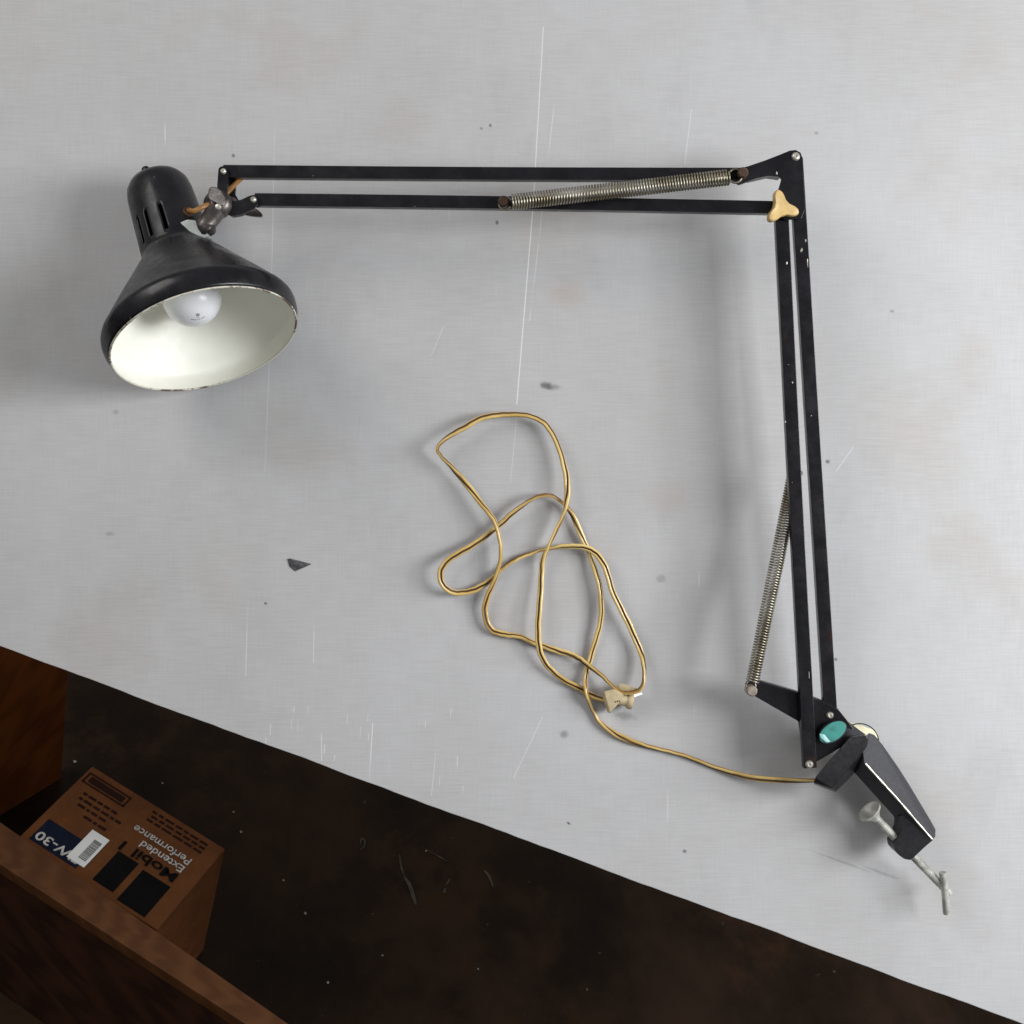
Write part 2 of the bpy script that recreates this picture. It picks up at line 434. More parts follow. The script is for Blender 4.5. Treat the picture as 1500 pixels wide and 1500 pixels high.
# ---- swivel joint between shade and arm
finish('shade_tab', plate([(262, 326), (274, 321), (285, 322), (298, 331), (306, 345), (300, 349), (288, 347), (272, 341)], 112, 131, 2.2), M['tab'], lamp)
kn = bmesh.new()
merge(kn, lathe([(r * S, t * S) for r, t in ((0, 20), (7, 20), (9, 18), (13, 19), (17, 17), (19.5, 12), (20, 4), (18, 0), (0, 0))], P(322, 302, 102), V((-.05, .1, 1)), 36))
pth = catmull([P(324, 301, 108), P(317, 308, 112), P(309, 320, 120), P(302, 329, 126), P(297, 334, 126)], 6)
merge(kn, sweep(pth, circ(11.5 * S, 20, 10 * S), scale=[1.3 - .35 * i / (len(pth) - 1) for i in range(len(pth))]))
merge(kn, lathe([(r * S, t * S) for r, t in ((0, 12), (8, 12), (11, 9), (12, 0), (11, -9), (8, -12), (0, -12))], P(301, 332, 124), V((.6, -.75, .25)), 28))
knuckle = finish('swivel_knuckle', kn, M['nickel'], lamp, 40)
finish('screw_head', rivet(319.7, 303, 123, 4.6, 3, False), M['rivet'], knuckle)
finish('screw_head', lathe([(0, 3 * S), (4 * S, 2.6 * S), (6 * S, 0), (6 * S, -8 * S), (0, -8 * S)], P(310, 338, 130), V((.3, -.5, .8)), 20), M['nickel'], knuckle)
def wing(poly, z, tilt, t=5):
    xs = [p[0] for p in poly]; x0, x1 = min(xs), max(xs)
    f = lambda x, y: z + tilt * (x - x0) / (x1 - x0)
    return plate(poly, (lambda x, y: f(x, y) - t), f, 1.6)
wn = bmesh.new()
merge(wn, wing(rounded([(304, 291), (305, 276), (311, 272), (323, 277), (331, 289), (335, 300), (326, 301), (313, 295)], 5, 4), 133, -14, 6))
merge(wn, wing(rounded([(334, 287), (343, 289), (349, 294), (342, 298), (334, 294)], 3, 3), 108, 0, 6))
merge(wn, wing(rounded([(350, 312), (360, 306), (373, 304), (379, 308), (385, 314.5), (382, 317.5), (366, 316)], 4, 4), 84, 8, 6))
finish('wing_nut', wn, M['nickel'], lamp, 40)

# ---- head bracket (black folded plate)
hb = bmesh.new()
merge(hb, plate(rounded([(320, 246), (325, 243), (331, 244), (334.5, 250), (333, 276), (331, 290), (345, 296), (318, 300), (318, 272)], 3, 3), 106, 111, .7))
merge(hb, plate([(334, 258), (345.5, 262), (344, 284), (350, 294), (340, 300), (330, 290)], 84, 90, .7))
merge(hb, plate(rounded([(330, 290), (341, 295), (354, 292), (365, 286.5), (374, 285), (379, 292), (377, 300), (367, 308), (355, 313.5), (338, 317), (326, 308)], 3, 3), 106, 111, .7))
bm2 = plate(rounded([(332, 296), (341, 300), (354, 297), (367, 291), (374, 291), (375, 302), (355, 315.5), (340, 318), (330, 310)], 3, 3), 80, 86, .7); merge(hb, bm2)
brk = finish('head_bracket', hb, M['black'], lamp)
finish('rivet', rivet(327.2, 251.2, 111, 4.3), M['rivet'], brk)
finish('rivet', rivet(371, 292.6, 111, 4.6), M['rivet'], brk)

# ---- bars
finish('arm_bar', bar((328, 252.3, 98), (1092, 256.5, 98), 17.6, 14, 1.3, 1.0), M['black'], lamp)
finish('arm_bar', bar((374, 293.6, 98), (1148, 305.4, 98), 17.6, 14, 1.3, -1.0), M['black'], lamp)
def lz(y): return 98 - 9 * (y - 300) / 820
leftb = finish('arm_bar', bar((1143.2, 298, 96), (1185.6, 1124, 88), 18.5, 14, 1.3, .6), M['blackrust'], lamp)
rightb = finish('arm_bar', bar((1165, 232, 97), (1215.5, 1046, 67), 18.5, 14, 1.3, 0), M['blackrust'], lamp)
# white chips on bar edges; the long thin ones are painted highlight streaks
def chips_glints(parent, spots):
    for sp in spots:
        x, y, z, r = sp[:4]; ln = sp[4] if len(sp) > 4 else 1.0
        b = bmesh.new()
        pts = [P(x + (r * random.uniform(.6, 1.2) * math.cos(a) + .055 * r * ln * math.sin(a)) * .6, y + r * ln * random.uniform(.7, 1.4) * math.sin(a), z + random.uniform(-.2, .2)) for a in [i * math.pi / 4 for i in range(8)]]
        pts += [p - V((0, 0, .8 * S)) for p in pts]
        merge(b, hull(pts, 0, True))
        finish('chip_glint', b, M['rivet'], parent)
chips_glints(leftb, [(1152.5, 385, 102.4, 2), (1151.5, 590, 100, 2), (1150.7, 618, 99.6, 1.6), (1161, 560, 100.5, 1.6), (1172, 712, 98.8, 2.6), (1155.8, 400, 101.6, 1.1, 9), (1158.2, 455, 101.2, .9, 14), (1163.5, 560, 100.2, 1.0, 11), (1167.6, 640, 99.4, 1.0, 13), (1171.2, 705, 98.8, 1.1, 8), (1185.3, 985, 96.2, .9, 10)])
chips_glints(rightb, [(1174, 366, 99.2, 3), (1180, 352, 99.6, 2.4), (1183.2, 385, 98.6, 1.0, 7)])
finish('rust_patch', hull([P(x, y, z) for x, y, z in ((1206, 925, 78.0), (1215, 930, 78), (1219, 965, 76.6), (1219.6, 1000, 75.3), (1212, 1003, 75.3), (1209, 960, 76.8), (1206, 925, 76), (1219, 1000, 74), (1211, 1000, 74))], 0, True), simple('rust_brown', (.05, .022, .015), .5, 0, .8, 160, .2, dark=(.010, .007, .007)), rightb)

# ---- elbow bracket
eb = bmesh.new()
poly = [(1072, 256), (1078, 247.5), (1095, 243.5), (1120, 235), (1142, 226.5), (1157, 220.3), (1166, 219.4), (1173, 223.5), (1175.5, 231), (1177, 262), (1180, 305), (1174, 320), (1150, 322), (1136, 312), (1137, 290), (1142, 272), (1145, 262), (1141, 258.5), (1125, 257.5), (1108, 261), (1094, 266.5), (1083, 270.5), (1074, 266)]
merge(eb, plate(poly, 106, 111, .8))
poly2 = [(x, y) for x, y in poly]
merge(eb, plate(poly2, 84, 89, .8))
merge(eb, plate([(1097, 258), (1125, 253.5), (1143, 256), (1143, 260), (1125, 257.4), (1097, 264)], 90, 105.5, .5))
elbow = finish('elbow_bracket', eb, M['black'], lamp)
finish('rivet', rivet(1165.5, 229.5, 111, 6, 3.5), M['rivet'], elbow)
# small bright nick on the elbow plate edge
chips_glints(elbow, [(1138, 253.4, 111.6, 2)])
# tri-lobed knob
def trilobe(R, r, n=72, ph=0.0, sharp=.5):
    out = []
    for i in range(n):
        a = 2 * math.pi * i / n
        k = .5 + .5 * math.cos(3 * (a - ph)); out.append((a, r + (R - r) * (k ** 1.9)))
    return out
def knob(cx, cy, z, R, r, h, ph, mat, name, parent, tiltv=V((0, 0, 1)), pts=None):
    c = P(cx, cy, z); bm = bmesh.new(); rings = []
    tv = tiltv.normalized(); x = V((1, 0, 0)); x = (x - tv * x.dot(tv)).normalized(); y = tv.cross(x)
    for (hh, sc_) in ((-h, .93), (-h + 1.5, 1.0), (0, 1.0), (2.2, .96), (3.4, .88), (3.2, .6), (2.6, .3)):
        rings.append([bm.verts.new(c + (x * math.cos(a) + y * math.sin(a)) * rr * sc_ * S + tv * hh * S) for a, rr in trilobe(R, r, 72, ph)])
    for i in range(len(rings) - 1):
        for j in range(72): bm.faces.new((rings[i][j], rings[i][(j + 1) % 72], rings[i + 1][(j + 1) % 72], rings[i + 1][j]))
    bm.faces.new(rings[0][::-1]); bm.faces.new(rings[-1])
    return finish(name, bm, mat, parent, 40)
knob(1145, 304.5, 121, 25, 11.5, 8, math.radians(105), M['ylw'], 'elbow_knob', lamp, V((.1, -.05, 1)))

# ---- springs
def spring(a, b, r0, r1, wire, pitch, name, pins):
    A, B = P(*a), P(*b); L = (B - A).length; t = (B - A).normalized(); s = t.cross(V((0, 0, 1))).normalized(); u = s.cross(t)
    turns = L / (pitch * S); n = int(turns * 14); path = []
    for i in range(n + 1):
        f = i / n; an = 2 * math.pi * turns * f; r = (r0 + (r1 - r0) * f) * S
        path.append(A + t * L * f + (s * math.cos(an) + u * math.sin(an)) * r)
    bm = sweep(path, circ(wire * S, 6), up=t)
    sp = finish(name, bm, M['steel'], lamp, 80)
    return sp
sp1 = spring((750, 296.3, 124), (1067, 259.8, 122), 9.8, 10.0, 1.4, 3.9, 'coil_spring', None)
sp2 = spring((1102.2, 999, 99), (1163, 700, 70), 8.2, 9.6, 1.45, 3.8, 'coil_spring', None)
def loop(c, r, wire, d, nrm, mat, parent, name='spring_hook', arc=2 * math.pi, ph=0):
    d = d.normalized(); n = nrm.normalized(); e = n.cross(d)
    path = [c + (d * math.cos(ph + arc * k / 28) + e * math.sin(ph + arc * k / 28)) * r * S for k in range(29)]
    return finish(name, sweep(path, circ(wire * S, 8), up=n), mat, parent, 80)
loop(P(740, 298, 116), 8.6, 1.6, V((1, .1, 0)), V((0, 0, 1)), M['steel'], sp1, arc=5.2, ph=.4)
loop(P(1077, 257.8, 116), 9.2, 1.6, V((-1, 0, 0)), V((0, 0, 1)), M['steel'], sp1, arc=5.2, ph=.4)
loop(P(1100, 1005, 94), 6.6, 1.0, V((.1, 1, 0)), V((-.2, .2, 1)), M['steel'], sp2, arc=5.4, ph=.4)
def pin(px, py, z0, z1, r, mat, name='spring_pin', parent=lamp):
    h = z1 - z0
    return finish(name, lathe([(a * S, b * S) for a, b in ((0, h), (r * .8, h), (r, h - 1.5), (r, 0), (0, 0))], P(px, py, z0), V((0, 0, 1)), 28), mat, parent, 40)
pin(737.5, 298.8, 104, 121, 7.6, M['rustpin'])
pin(1085.5, 257.2, 106, 124, 7.2, M['rustpin'])
pin(1074, 257.5, 100, 115, 6.5, M['kprint'], 'spring_post')
pin(1098, 1009.5, 78, 98, 7.4, M['pinlt'])
pin(1164, 694, 60, 84, 6, M['rustpin'])

# ---- base bracket
bb = bmesh.new()
poly = [(1092, 1000), (1098, 996), (1112, 998.5), (1140, 1006), (1168, 1014.5), (1205, 1027.5), (1229, 1040), (1242, 1056), (1250, 1068), (1262, 1082), (1256, 1090), (1240, 1090), (1229, 1097), (1195, 1117), (1187, 1124), (1178, 1120), (1176, 1100), (1170, 1057), (1104, 1019), (1093, 1011)]
merge(bb, plate(rounded(poly, 3, 3), 75.5, 80, .8))
merge(bb, plate(rounded(poly, 3, 3), 48, 53, .8))
merge(bb, plate([(1113, 997), (1168, 1013), (1205, 1026), (1229, 1039), (1227, 1042), (1204, 1031), (1167, 1018), (1112, 1002)], 53.5, 75, .4))
base = finish('base_bracket', bb, M['blackrust'], lamp)
finish('rivet', rivet(1215.5, 1047.8, 80, 5.2, 4), M['rivet'], base)
finish('rivet', rivet(1185.3, 1119.6, 95, 5.6, 4), M['rivet'], leftb)
# boss with teal sticker
def oval(cx, cy, ra, rb, rot, n=40):
    return [(cx + ra * math.cos(a) * math.cos(rot) - rb * math.sin(a) * math.sin(rot), cy + ra * math.cos(a) * math.sin(rot) + rb * math.sin(a) * math.cos(rot)) for a in [2 * math.pi * i / n for i in range(n)]]
rt = math.radians(-33)
boss = finish('pivot_boss', plate(oval(1220.6, 1073.4, 22.6, 13.2, rt), 78, 92, 1.5), M['grey'], base)
bmt = plate(oval(1219.8, 1072.4, 22, 12.6, rt), 92, lambda x, y: 93.2, .5)
finish('teal_sticker', bmt, M['teal'], base)
finish('sticker_highlight', hull([(1200.2, 1075, 94), (1203, 1084, 94), (1211, 1088.4, 94), (1216.5, 1086.5, 94.2), (1208, 1076, 94.2), (1201, 1074.5, 94.2),
                             (1202, 1080, 95.6), (1210, 1087, 95.6), (1205, 1077, 95.4)], .2), simple('pale_teal', (.30, .58, .55), .4), base)  # pale piece painting the highlight at the sticker's tail
# ---- clamp
cl = bmesh.new()
merge(cl, hull([(1194, 1139, 88), (1206, 1124, 89), (1230, 1097, 90), (1246, 1078, 90), (1268, 1076, 88), (1272, 1082, 87), (1258, 1109, 86), (1218.5, 1155.5, 82),
                (1191.5, 1147, 80), (1192, 1149, 52), (1224.5, 1160.5, 56), (1254, 1131, 56), (1266, 1114, 60), (1274, 1080, 58), (1250, 1076, 56)], 1.8))
# spine: ridge, outer edge, inner edge and underside
sp_ = bmesh.new()
merge(sp_, hull([(1266, 1118, 84), (1366.5, 1230, 72), (1262, 1085, 77), (1273, 1073, 72), (1281, 1076, 69), (1293, 1091, 67), (1318, 1127, 62), (1336, 1156, 58.5), (1364, 1203, 54), (1370.6, 1215, 54), (1370.2, 1226, 60),
                (1252, 1132.5, 62), (1319, 1206, 52), (1340, 1230, 50), (1268, 1095, 26), (1290, 1105, 24), (1335, 1165, 22), (1362, 1215, 22), (1258, 1128, 26), (1322, 1203, 22)], 1.6))
lj = bmesh.new()
merge(lj, plate(rounded([(1316, 1196), (1321, 1207), (1320.5, 1216), (1316, 1226), (1309.5, 1236), (1311, 1246), (1317, 1253), (1325, 1258.5), (1334, 1260), (1341, 1254), (1354, 1241.5), (1367.5, 1230), (1352, 1208), (1335, 1190)], 2, 3),
                32, lambda x, y: 66 + .10 * (x - 1310), 2.0))
clamp = finish('table_clamp', cl, M['cdark'], lamp, 30)
finish('lower_jaw', lj, M['cdark'], clamp, 30)
finish('clamp_spine', sp_, M['grey'], clamp, 30)
finish('ridge_highlight', sweep(catmull([P(1267.5, 1118.5, 83.3), P(1290, 1143.5, 80.6), P(1315, 1171, 77.8), P(1345, 1206, 74.2), P(1365, 1229, 71.6)], 8), circ(1.5 * S, 8), scale=[.75 + .4 * abs(math.sin(i * .55)) for i in range(33)]), M['rivet'], clamp)  # pale strip standing in for the highlight along the spine ridge
finish('swivel_stem', sweep([P(1234, 1070, 66), P(1246, 1079, 70), P(1262, 1091, 72)], circ(15 * S, 24)), M['grey'], clamp, 50)
cs = bmesh.new()
A, B = P(1281, 1196, 60), P(1390, 1308, 46); tdir = (B - A)
thr = []; n = 300; L = tdir.length
merge(cs, lathe([(0, 0)] + [((5.4 + (.7 if i % 2 else -.3)) * S, L * i / 95) for i in range(96)] + [(0, L)], A, tdir, 20))
cs_o = finish('clamp_screw', cs, M['zinc'], clamp, 60)
pn = V((-.64, .70, .16)).normalized()
finish('screw_pad', lathe([(r * S, t * S) for r, t in ((0, 1.5), (4, 1.2), (8, 3.0), (15.5, 8.2), (17.4, 8.6), (18, 7.6), (17.6, 6), (9, -3), (5.5, -9), (0, -9))], P(1278.5, 1193.5, 62), pn, 40), M['zinc'], cs_o, 40)
th = catmull([P(1380.5, 1278, 56), P(1382.5, 1292, 54), P(1384.5, 1312, 50), P(1386.3, 1338, 44)], 6)
finish('tommy_bar', sweep(th, circ(5.0 * S, 16)), M['zinc'], cs_o, 50)
finish('screw_boss', hull([V(p) for p in [P(1375, 1290, 52), P(1392, 1306, 52), P(1396, 1311, 48), P(1390, 1312, 50), P(1378, 1304, 50), P(1375, 1290, 40), P(1392, 1308, 36), P(1380, 1304, 38), P(1388, 1296, 46)]], 1.5, True), M['zinc'], cs_o)
# cream knob behind the clamp
ck = knob(1262, 1082, 46, 30, 20, 10, math.radians(20), M['cream'], 'clamp_knob', lamp, V((.35, .45, .82)))
loop(P(1262, 1083, 58), 24, .8, V((1, 0, 0)), V((.3, .4, .85)), M['kprint'], ck, 'knob_ring')

# ---- lead between arm and shade
pth = catmull([P(274, 313, 100), P(276, 308, 118), P(284, 309, 126), P(297, 303, 124), P(312, 297, 112), P(325, 290, 96), P(334, 281, 92), P(345, 269, 92), P(358, 258, 92), P(375, 252, 90)], 8)
finish('shade_lead', sweep(pth, circ(3.6 * S, 12, 3.0 * S)), M['browncord'], lamp, 60)
finish('lead_grommet', lathe([(r * S, t * S) for r, t in ((3, 0), (4, 3), (7, 3), (8, 0), (7, -3))], P(275, 311, 116), V((.4, .5, .75)), 20), M['rustpin'], lamp, 60)

# ---- power cord, one continuous run from clamp to plug
cp = [(1228, 1140, 40), (1200, 1143, 40), (1150, 1143, 30), (1100, 1139, 20), (1050, 1125, 12), (1000, 1106, 10), (960, 1096, 9), (920, 1084, 8), (885, 1064, 7), (868, 1040, 10),
      (859, 1015, 27), (858, 990, 16), (866, 960, 12), (875, 930, 18), (881, 900, 20), (880, 870, 22), (875, 845, 22), (862, 808, 14), (852, 785, 16), (837, 752, 18), (820, 733, 20), (800, 725, 30), (778, 732, 34),
      (750, 752, 28), (726, 774, 20), (690, 800, 26), (660, 818, 36), (646, 835, 40), (648, 855, 36), (662, 867, 28), (685, 867, 20), (710, 856, 14), (728, 840, 10), (742, 828, 10), (760, 817, 12), (780, 810, 12),
      (801, 804, 14), (833, 800, 24), (860, 803, 32), (876, 814, 34), (888, 835, 34), (899, 870, 34), (920, 912, 28), (936, 948, 24), (943, 972, 30), (943, 996, 38), (936, 1011, 42), (916, 1015, 44), (900, 1007, 42),
      (884, 992, 36), (860, 973, 30), (844, 962, 24), (820, 954, 14), (788, 944, 8), (760, 932, 10), (738, 929, 12), (718, 920, 16), (710, 896, 20), (715, 872, 22), (725, 848, 26), (733, 820, 34), (732, 790, 40), (725, 765, 42),
      (714, 749, 40), (690, 718, 34), (665, 688, 34), (646, 668, 38), (641, 657, 42), (652, 643, 44), (677, 628, 42), (706, 612, 38), (736, 607.5, 34), (768, 608, 30), (795, 618, 28), (813, 643, 30), (826, 680, 34), (831, 716, 40),
      (828, 745, 38), (818, 770, 34), (805, 797, 32), (796, 817, 26), (793, 840, 22), (791, 880, 22), (788, 920, 24), (790, 948, 22), (798, 970, 16), (820, 992, 12), (850, 1009, 10), (872, 1021, 14), (892, 1028, 17)]
path = catmull([P(x, y, max(6, z * (.62 if 60 < i + 60 and i < 82 else .9)) if i > 3 else z) for i, (x, y, z) in enumerate(cp)], 9)
for i in range(30, len(path) - 12):
    path[i] = path[i] + V((math.sin(i * .9) + math.sin(i * .37 + 1), math.cos(i * .61) + math.sin(i * 1.3), .4 * math.sin(i * .5))) * S * .2
r = 2.5
prof = []; fm = []
for side in (1, -1):
    for k in range(11):
        a = -math.radians(150) + math.radians(300) * k / 10 if side == 1 else math.radians(30) + math.radians(300) * k / 10
        prof.append((side * r * .86 * S + r * math.cos(a) * S, r * math.sin(a) * S))
fm = [0] * 22
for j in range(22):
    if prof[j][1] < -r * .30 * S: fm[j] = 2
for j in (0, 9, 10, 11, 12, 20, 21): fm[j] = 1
tw = []; tv = 0
L = 0
for i, p in enumerate(path):
    if i: L += (p - path[i - 1]).length
    tv = 1.15 * math.sin(L / .055) + .7 * math.sin(L / .021 + 1.3) + .25 * math.sin(L / .012 + .5)
    tw.append(tv)
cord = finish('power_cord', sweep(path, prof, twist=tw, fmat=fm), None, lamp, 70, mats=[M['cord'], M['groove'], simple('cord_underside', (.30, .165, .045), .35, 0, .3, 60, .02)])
# plug
pl = bmesh.new()
merge(pl, hull([(885, 1013, 34), (899, 1009, 34), (914, 1018, 32), (911, 1025, 30), (901, 1033, 30), (893.5, 1045, 30), (881, 1016, 26), (889.5, 1043, 24),
                (883, 1015, 8), (898, 1010, 8), (912, 1019, 10), (893, 1044, 8), (882, 1018, 8)], 1.2))
merge(pl, lathe([(r_ * S, t * S) for r_, t in ((0, 0), (9, 0), (9, 12), (11, 14), (12.5, 17), (12.5, 21), (0, 21))], P(905, 1023, 20), V((.9, -.18, -.1)), 28))
merge(pl, hull([(905, 1002, 24), (912, 1001, 26), (936, 1009, 24), (938, 1015, 22), (920, 1018, 20), (908, 1013, 22), (906, 1003, 10), (937, 1012, 10), (920, 1018, 10)], 1))
plug = finish('plug', pl, M['plug'], cord, 35)
rb = bmesh.new()
for k in range(3):
    merge(rb, hull([(901 + k * 2.6, 1027.5 - k * .6, 32.8), (902 + k * 2.6, 1027 - k * .6, 32.8), (903.6 + k * 2.6, 1031 - k * 1.4, 30), (902.4 + k * 2.6, 1031.6 - k * 1.4, 30), (901.6 + k * 2.6, 1027 - k * .6, 29), (903 + k * 2.6, 1031 - k, 27)], 0))
finish('grip_rib', rb, M['rustpin'], plug)
finish('prong', hull([(921, 1020, 22), (940, 1014, 14), (941, 1017, 14), (922, 1024, 22), (921, 1020, 20), (940, 1014, 12), (941, 1017, 12), (922, 1024, 20)], .3), M['zinc'], plug)

# ================================================================== TABLE
ed = V((1080, -399 * 1.0, 0)); ed = V((1.0, -.3694, 0)).normalized(); pe = V((-ed.y, ed.x, 0))   # edge direction and inward normal
e0 = P(0, 947)
bm = bmesh.new()
TH = .02
n = 160
edge = []
for i in range(n + 1):
    s = -.35 + 1.55 * i / n
    w = .0003 * math.sin(s * 31) + .0002 * math.sin(s * 77 + 1) + .00018 * random.uniform(-1, 1)
    edge.append(e0 + ed * s + pe * w)
poly = edge + [e0 + ed * 1.2 + pe * 1.25, e0 - ed * .35 + pe * 1.25]
tv_ = [bm.verts.new(p) for p in poly]; bv_ = [bm.verts.new(p - V((0, 0, TH))) for p in poly]
bm.faces.new(tv_); bm.faces.new(bv_[::-1])
for i in range(len(poly)):
    j = (i + 1) % len(poly); bm.faces.new((tv_[i], bv_[i], bv_[j], tv_[j]))
bmesh.ops.recalc_face_normals(bm, faces=bm.faces); bevel(bm, .0006, 2, 50)
ttop = finish('work_table', bm, M['table'], None, 12)
ttop['label'] = 'scratched grey laminate tabletop with a slanting lower edge, under the black lamp'; ttop['category'] = 'table'; TOP.append(ttop)

# flake of dried glue on the table (left) - lies loose on it
fl = bmesh.new()
merge(fl, hull([(421, 819, .8), (425, 818, 4), (430, 823, 5), (441, 824, 2.5), (456, 826, .8), (442, 830, .8), (432, 837, .6), (424, 830, .8), (431, 830, 4), (436, 826, 4), (421, 820, 0.05), (455, 827, 0.05), (432, 837, .05)], 0))
flo = finish('debris_flake', fl, M['debris']); flo['label'] = 'small curled grey flake lying on the table below the lamp shade'; flo['category'] = 'flake'; TOP.append(flo)

# ================================================================== THINGS BELOW THE TABLE (gravity frame)
U = V((.42, 1.15, 1.0)).normalized()
cam0 = V((0, 0, D))
def G(px, py, h):
    d = V(((px - 750) * S, (750 - py) * S, -1.0)); t = (h - U.dot(cam0)) / U.dot(d); return cam0 + d * t
HF = -.93
HB = -.69
def slab(quad, thick, bw=.001):
    bm = bmesh.new(); t = [bm.verts.new(p) for p in quad]; b = [bm.verts.new(p - U * thick) for p in quad]
    bm.faces.new(t); bm.faces.new(b[::-1])
    for i in range(4): bm.faces.new((t[i], b[i], b[(i + 1) % 4], t[(i + 1) % 4]))
    bmesh.ops.recalc_face_normals(bm, faces=bm.faces); bevel(bm, bw, 2); return bm
# box: p2 = near right corner, reading direction runs p2 -> p1
p1, p2, p3 = G(135, 1121, HB), G(331, 1243, HB), G(243, 1343, HB)
bx = (p1 - p2); W = bx.length; bx.normalize(); by = U.cross(bx).normalized()
if by.dot(p3 - p2) < 0: by = -by
DV = abs((G(243, 1343, HB) - p2).dot(by)) / .976     # unit depth for the printed layout
DEP = DV * 1.14
box = thing('cardboard_box', 'brown printed cardboard carton of motor oil with white shipping sticker, on the dark floor', 'box', p2 - U * (HB - HF) * 1.0)
body = slab([p2, p1, p1 + by * DEP, p2 + by * DEP], HB - HF - .001, .003)
finish('carton', body, M['card'], box)
# centre seam of the flaps
def bp(a, b, lift=.0006): return p2 + bx * (a * W) + by * (b * DV) + U * lift
def brect(a0, b0, a1, b1, lift=.0005, th=.0003):
    return slab([bp(a0, b0, lift), bp(a1, b0, lift), bp(a1, b1, lift), bp(a0, b1, lift)], th, 0)
kp = bmesh.new()
merge(kp, brect(.105, .69, .30, 1.10)); merge(kp, brect(.345, .66, .49, 1.06))
finish('black_panel', kp, M['kprint'], box)
finish('navy_panel', brect(.61, .77, .945, 1.06), M['navy'], box)
dp = bmesh.new()
for a0, b0, a1, b1 in ((.66, .08, .975, .10), (.66, .205, .975, .225), (.66, .08, .672, .225), (.963, .08, .975, .225)): merge(dp, brect(a0, b0, a1, b1))
for k in range(3):
    y = .07 + k * .055; x = .10
    while x < .5:
        w = random.uniform(.03, .07); merge(dp, brect(x, y, min(x + w, .52), y + .026)); x += w + .014
for k, (y, a0, a1) in enumerate(((.31, .66, .92), (.38, .60, .90), (.45, .68, .86), (.53, .64, .80))):
    x = a0
    while x < a1:
        w = random.uniform(.02, .06); merge(dp, brect(x, y, x + w, y + .030)); x += w + .012
finish('small_print', dp, M['dprint'], box)
finish('outlined_panel', brect(.69, .115, .945, .19), M['dprint'], box)
st = finish('shipping_label', brect(.575, .62, .70, 1.01, .0013, .0006), M['paper'], box)
pg = bmesh.new()
y_ = .70
while y_ < .95:
    w_ = random.choice((.005, .008, .013)); merge(pg, brect(.592, y_, .645, y_ + w_, .0016, .0002)); y_ += w_ + random.choice((.003, .004, .006))
finish('barcode', pg, M['pgrey'], st)
def word(s, a0, a1, b, hgt, mat, name, bold=0.0, lift=.0011, slant=0):
    cu = bpy.data.curves.new('t', 'FONT'); cu.body = s; cu.size = 1; cu.offset = bold; cu.extrude = .0; cu.shear = slant
    to = bpy.data.objects.new('t', cu); COL.objects.link(to)
    dg = bpy.context.evaluated_depsgraph_get(); dg.update()
    me = bpy.data.meshes.new_from_object(to.evaluated_get(dg)); bpy.data.objects.remove(to)
    xs = [v.co.x for v in me.vertices]; ys = [v.co.y for v in me.vertices]
    x0, x1 = min(xs), max(xs); y0, y1 = min(0, min(ys)), .72
    for v in me.vertices:
        a = a0 + (v.co.x - x0) / (x1 - x0) * (a1 - a0); bb_ = b + v.co.y / y1 * hgt
        v.co = bp(a, bb_, lift)
    me.materials.append(mat); me.name = name
    o = bpy.data.objects.new(name, me); COL.objects.link(o); o.parent = box; o.location = -box.location
    return o
word('Mobil 1', .115, .505, .535, .115, M['kprint'], 'lettering', .02)
word('Extended', .115, .42, .425, .085, M['wprint'], 'lettering', .012)
word('Performance', .112, .52, .315, .085, M['wprint'], 'lettering', .012)
word('5W-30', .62, .93, .93, .10, M['wprint'], 'lettering', .02)

# floor
fc = G(400, 1250, HF); fx = V((1, 0, 0)); fx = (fx - U * fx.dot(U)).normalized(); fy = U.cross(fx)
bm = bmesh.new()
bm.faces.new([bm.verts.new(fc + fx * a + fy * b) for a, b in ((-6, -6), (6, -6), (6, 6), (-6, 6))])
def blob(pts, w):
    """paint drip on the floor along px points"""
    b = bmesh.new(); q = catmull([G(x, y, HF) for x, y in pts], 5); prev = None
    for i, p in enumerate(q):
        t = (q[min(i + 1, len(q) - 1)] - q[max(i - 1, 0)]).normalized(); s = t.cross(U).normalized()
        ww = w * (.35 + .65 * math.sin(math.pi * (i + .5) / len(q))) * random.uniform(.7, 1.25) * S * 1.9
        cur = (b.verts.new(p + s * ww + U * .0012), b.verts.new(p - s * ww + U * .0012))
        if prev: b.faces.new((prev[0], cur[0], cur[1], prev[1]))
        prev = cur
    return b
for f in bm.faces: f.material_index = 0
def addmat(src, idx):
    for f in src.faces: f.material_index = idx
    merge(bm, src)
for pts, w in (([(527, 1245), (533, 1240), (534, 1232), (529, 1229), (528, 1238)], 1.2), ([(585, 1252), (587, 1268), (592, 1285)], 1.4), ([(592, 1285), (600, 1298), (609, 1326)], 3.0),
               ([(709, 1276), (716, 1284), (722, 1300)], 2.2)): addmat(blob(pts, w), 2)
for pts, w in (([(652, 1302), (650, 1309)], 2.2), ([(659, 1288), (653, 1297)], 1.2), ([(626, 1246), (655, 1262)], 1)): addmat(blob(pts, w), 2)
for x, y, r in ((238, 1148, 1.6), (110, 1116, 2.6), (353, 1219, 2.0), (447, 1338, 2.4), (415, 1290, 1.5), (342, 1190, 1.6), (624, 1247, 1.6), (649, 1227, 1.0), (409, 1163, 1.0), (315, 1257, 1.0), (560, 1400, 1.6), (700, 1420, 1.4), (480, 1440, 2.0), (860, 1450, 1.2)):
    b = bmesh.new(); c = G(x, y, HF) + U * .0012
    b.faces.new([b.verts.new(c + (fx * math.cos(k * math.pi / 5) + fy * math.sin(k * math.pi / 5)) * r * S * 1.7 * random.uniform(.7, 1.3)) for k in range(10)])
    addmat(b, 1 if r > 1.1 else 2)
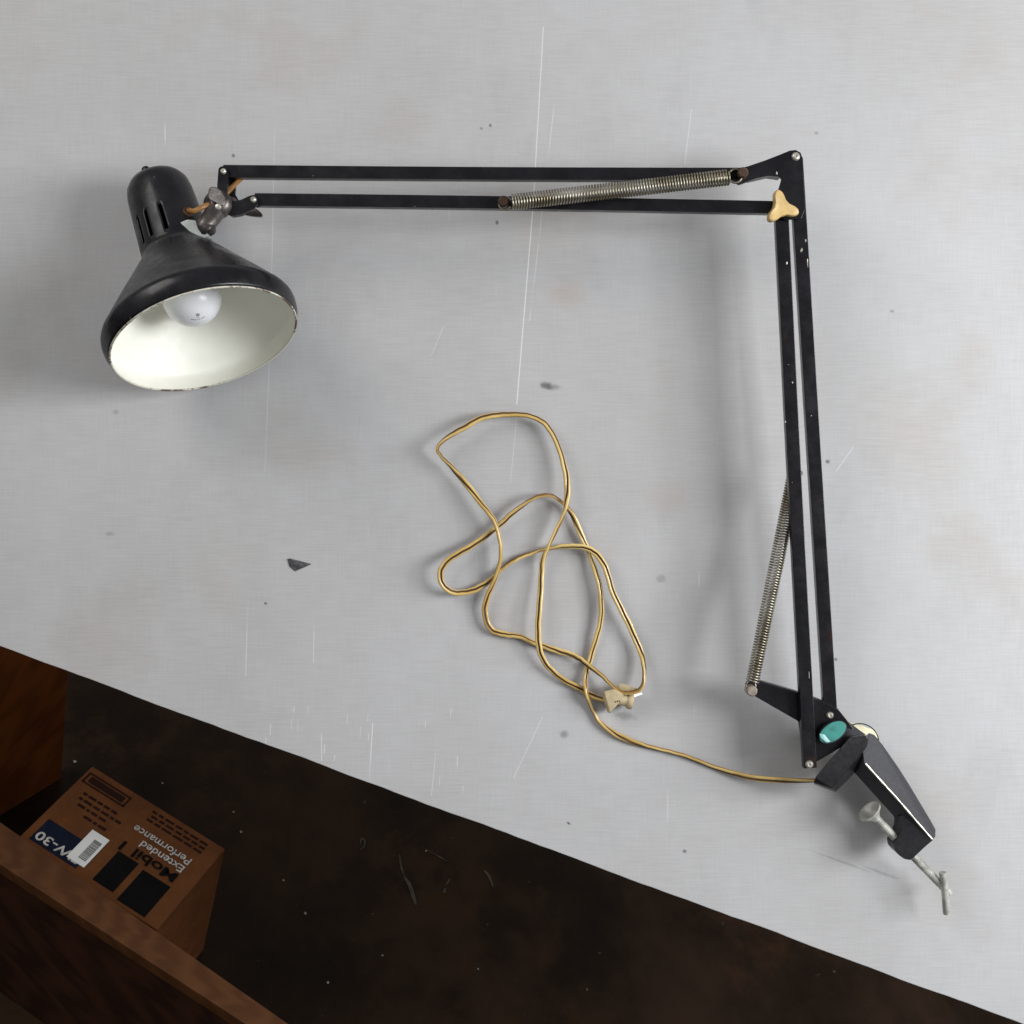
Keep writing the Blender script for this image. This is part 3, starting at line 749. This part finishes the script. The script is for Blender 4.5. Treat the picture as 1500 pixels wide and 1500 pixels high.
fl_ = finish('floor', bm, None, None, 30, [M['floor'], M['splat'], M['splatdim']]); fl_['kind'] = 'structure'; TOP.append(fl_)

# wooden side panel standing on the floor at the left
q = G(90, 1140, HF); q2 = G(0, 1195, HF); dirq = (q2 - q); dirq = (dirq - U * dirq.dot(U)).normalized(); nq = dirq.cross(U).normalized()
if nq.dot(cam0 - q) > 0: nq = -nq
pan = bmesh.new()
for pt in [q, q + dirq * .5]:
    pass
pts = [a + b + c for a in (q, q + dirq * .55) for b in (V((0, 0, 0)), nq * .018) for c in (V((0, 0, 0)), U * .42)]
shelf = thing('wooden_shelf', 'reddish brown wooden shelf unit at the left, its rail crossing in front of the carton', 'shelf', q)
finish('side_panel', hull(pts, 2, True), M['wood'], shelf)
print('panel top z', (q + U * .42).z, (q + dirq * .55 + U * .42).z, 'W', W, 'DV', DV)
# plank in front of the carton
HP = -.62
A0, A1 = G(-80, 1147, HP), G(430, 1504, HP); B0, B1 = G(-80, 1214, HP), G(430, 1546, HP)
finish('front_rail', slab([A0, A1, B1, B0], .02, .002), M['plank'], shelf)
fd = (A1 - A0).normalized(); fn = fd.cross(U).normalized()
if fn.dot(cam0 - A0) < 0: fn = -fn
C0, C1 = A0 + (B0 - A0) * .3 - U * .0203, A1 + (B1 - A1) * .3 - U * .0203; hh = U.dot(C0) - HF - .002
finish('shadow_board', hull([a + b + c for a in (C0, C1) for b in (V((0, 0, 0)), fn * .016) for c in (V((0, 0, 0)), -U * hh)], 2, True), M['shadow_wood'], shelf)  # dark board added in place of the shadow below the rail

# ================================================================== LIGHT AND CAMERA
def area(name, loc, target, size, power, col=(1, 1, 1), sy=None):
    l = bpy.data.lights.new(name, 'AREA'); l.shape = 'RECTANGLE'; l.size = size; l.size_y = sy or size; l.energy = power; l.color = col
    o = bpy.data.objects.new(name, l); COL.objects.link(o); o.location = loc
    o.rotation_euler = (V(target) - V(loc)).to_track_quat('-Z', 'Y').to_euler(); TOP.append(o); return o
area('window_light', (1.45, .10, 1.15), (.1, -.05, 0), .62, 29, (.96, .98, 1), .75)
area('window_light', (1.65, .22, .70), (.1, 0, 0), .46, 10, (.96, .98, 1), .55)
area('ceiling_light', (-1.75, 1.7, 1.9), (-.1, .1, 0), 1.5, 34, (1, .965, .925), 1.5)

w = bpy.data.worlds.new('World'); sc.world = w; w.use_nodes = True
w.node_tree.nodes['Background'].inputs[0].default_value = (.93, .96, 1, 1)
w.node_tree.nodes['Background'].inputs[1].default_value = .27

cd = bpy.data.cameras.new('camera'); cam = bpy.data.objects.new('camera', cd); COL.objects.link(cam)
cd.sensor_width = 36; cd.lens = 36 * (D / S) / 1500; cd.clip_start = .01; cd.clip_end = 60
cam.location = (0, 0, D); TOP.append(cam); sc.camera = cam

# stand the whole place upright: gravity direction becomes -Z
R = U.rotation_difference(V((0, 0, 1))).to_matrix().to_4x4()
R = Matrix.Translation((0, 0, -HF)) @ R
for o in TOP:
    o.matrix_world = R @ Matrix.LocRotScale(o.location, o.rotation_euler, o.scale)

sc.view_settings.view_transform = 'Standard'; sc.view_settings.look = 'None'
sc.view_settings.exposure = 0; sc.view_settings.gamma = 1; sc.view_settings.use_curve_mapping = False
sc.render.engine = 'CYCLES'
sc.render.resolution_x = sc.render.resolution_y = 1024
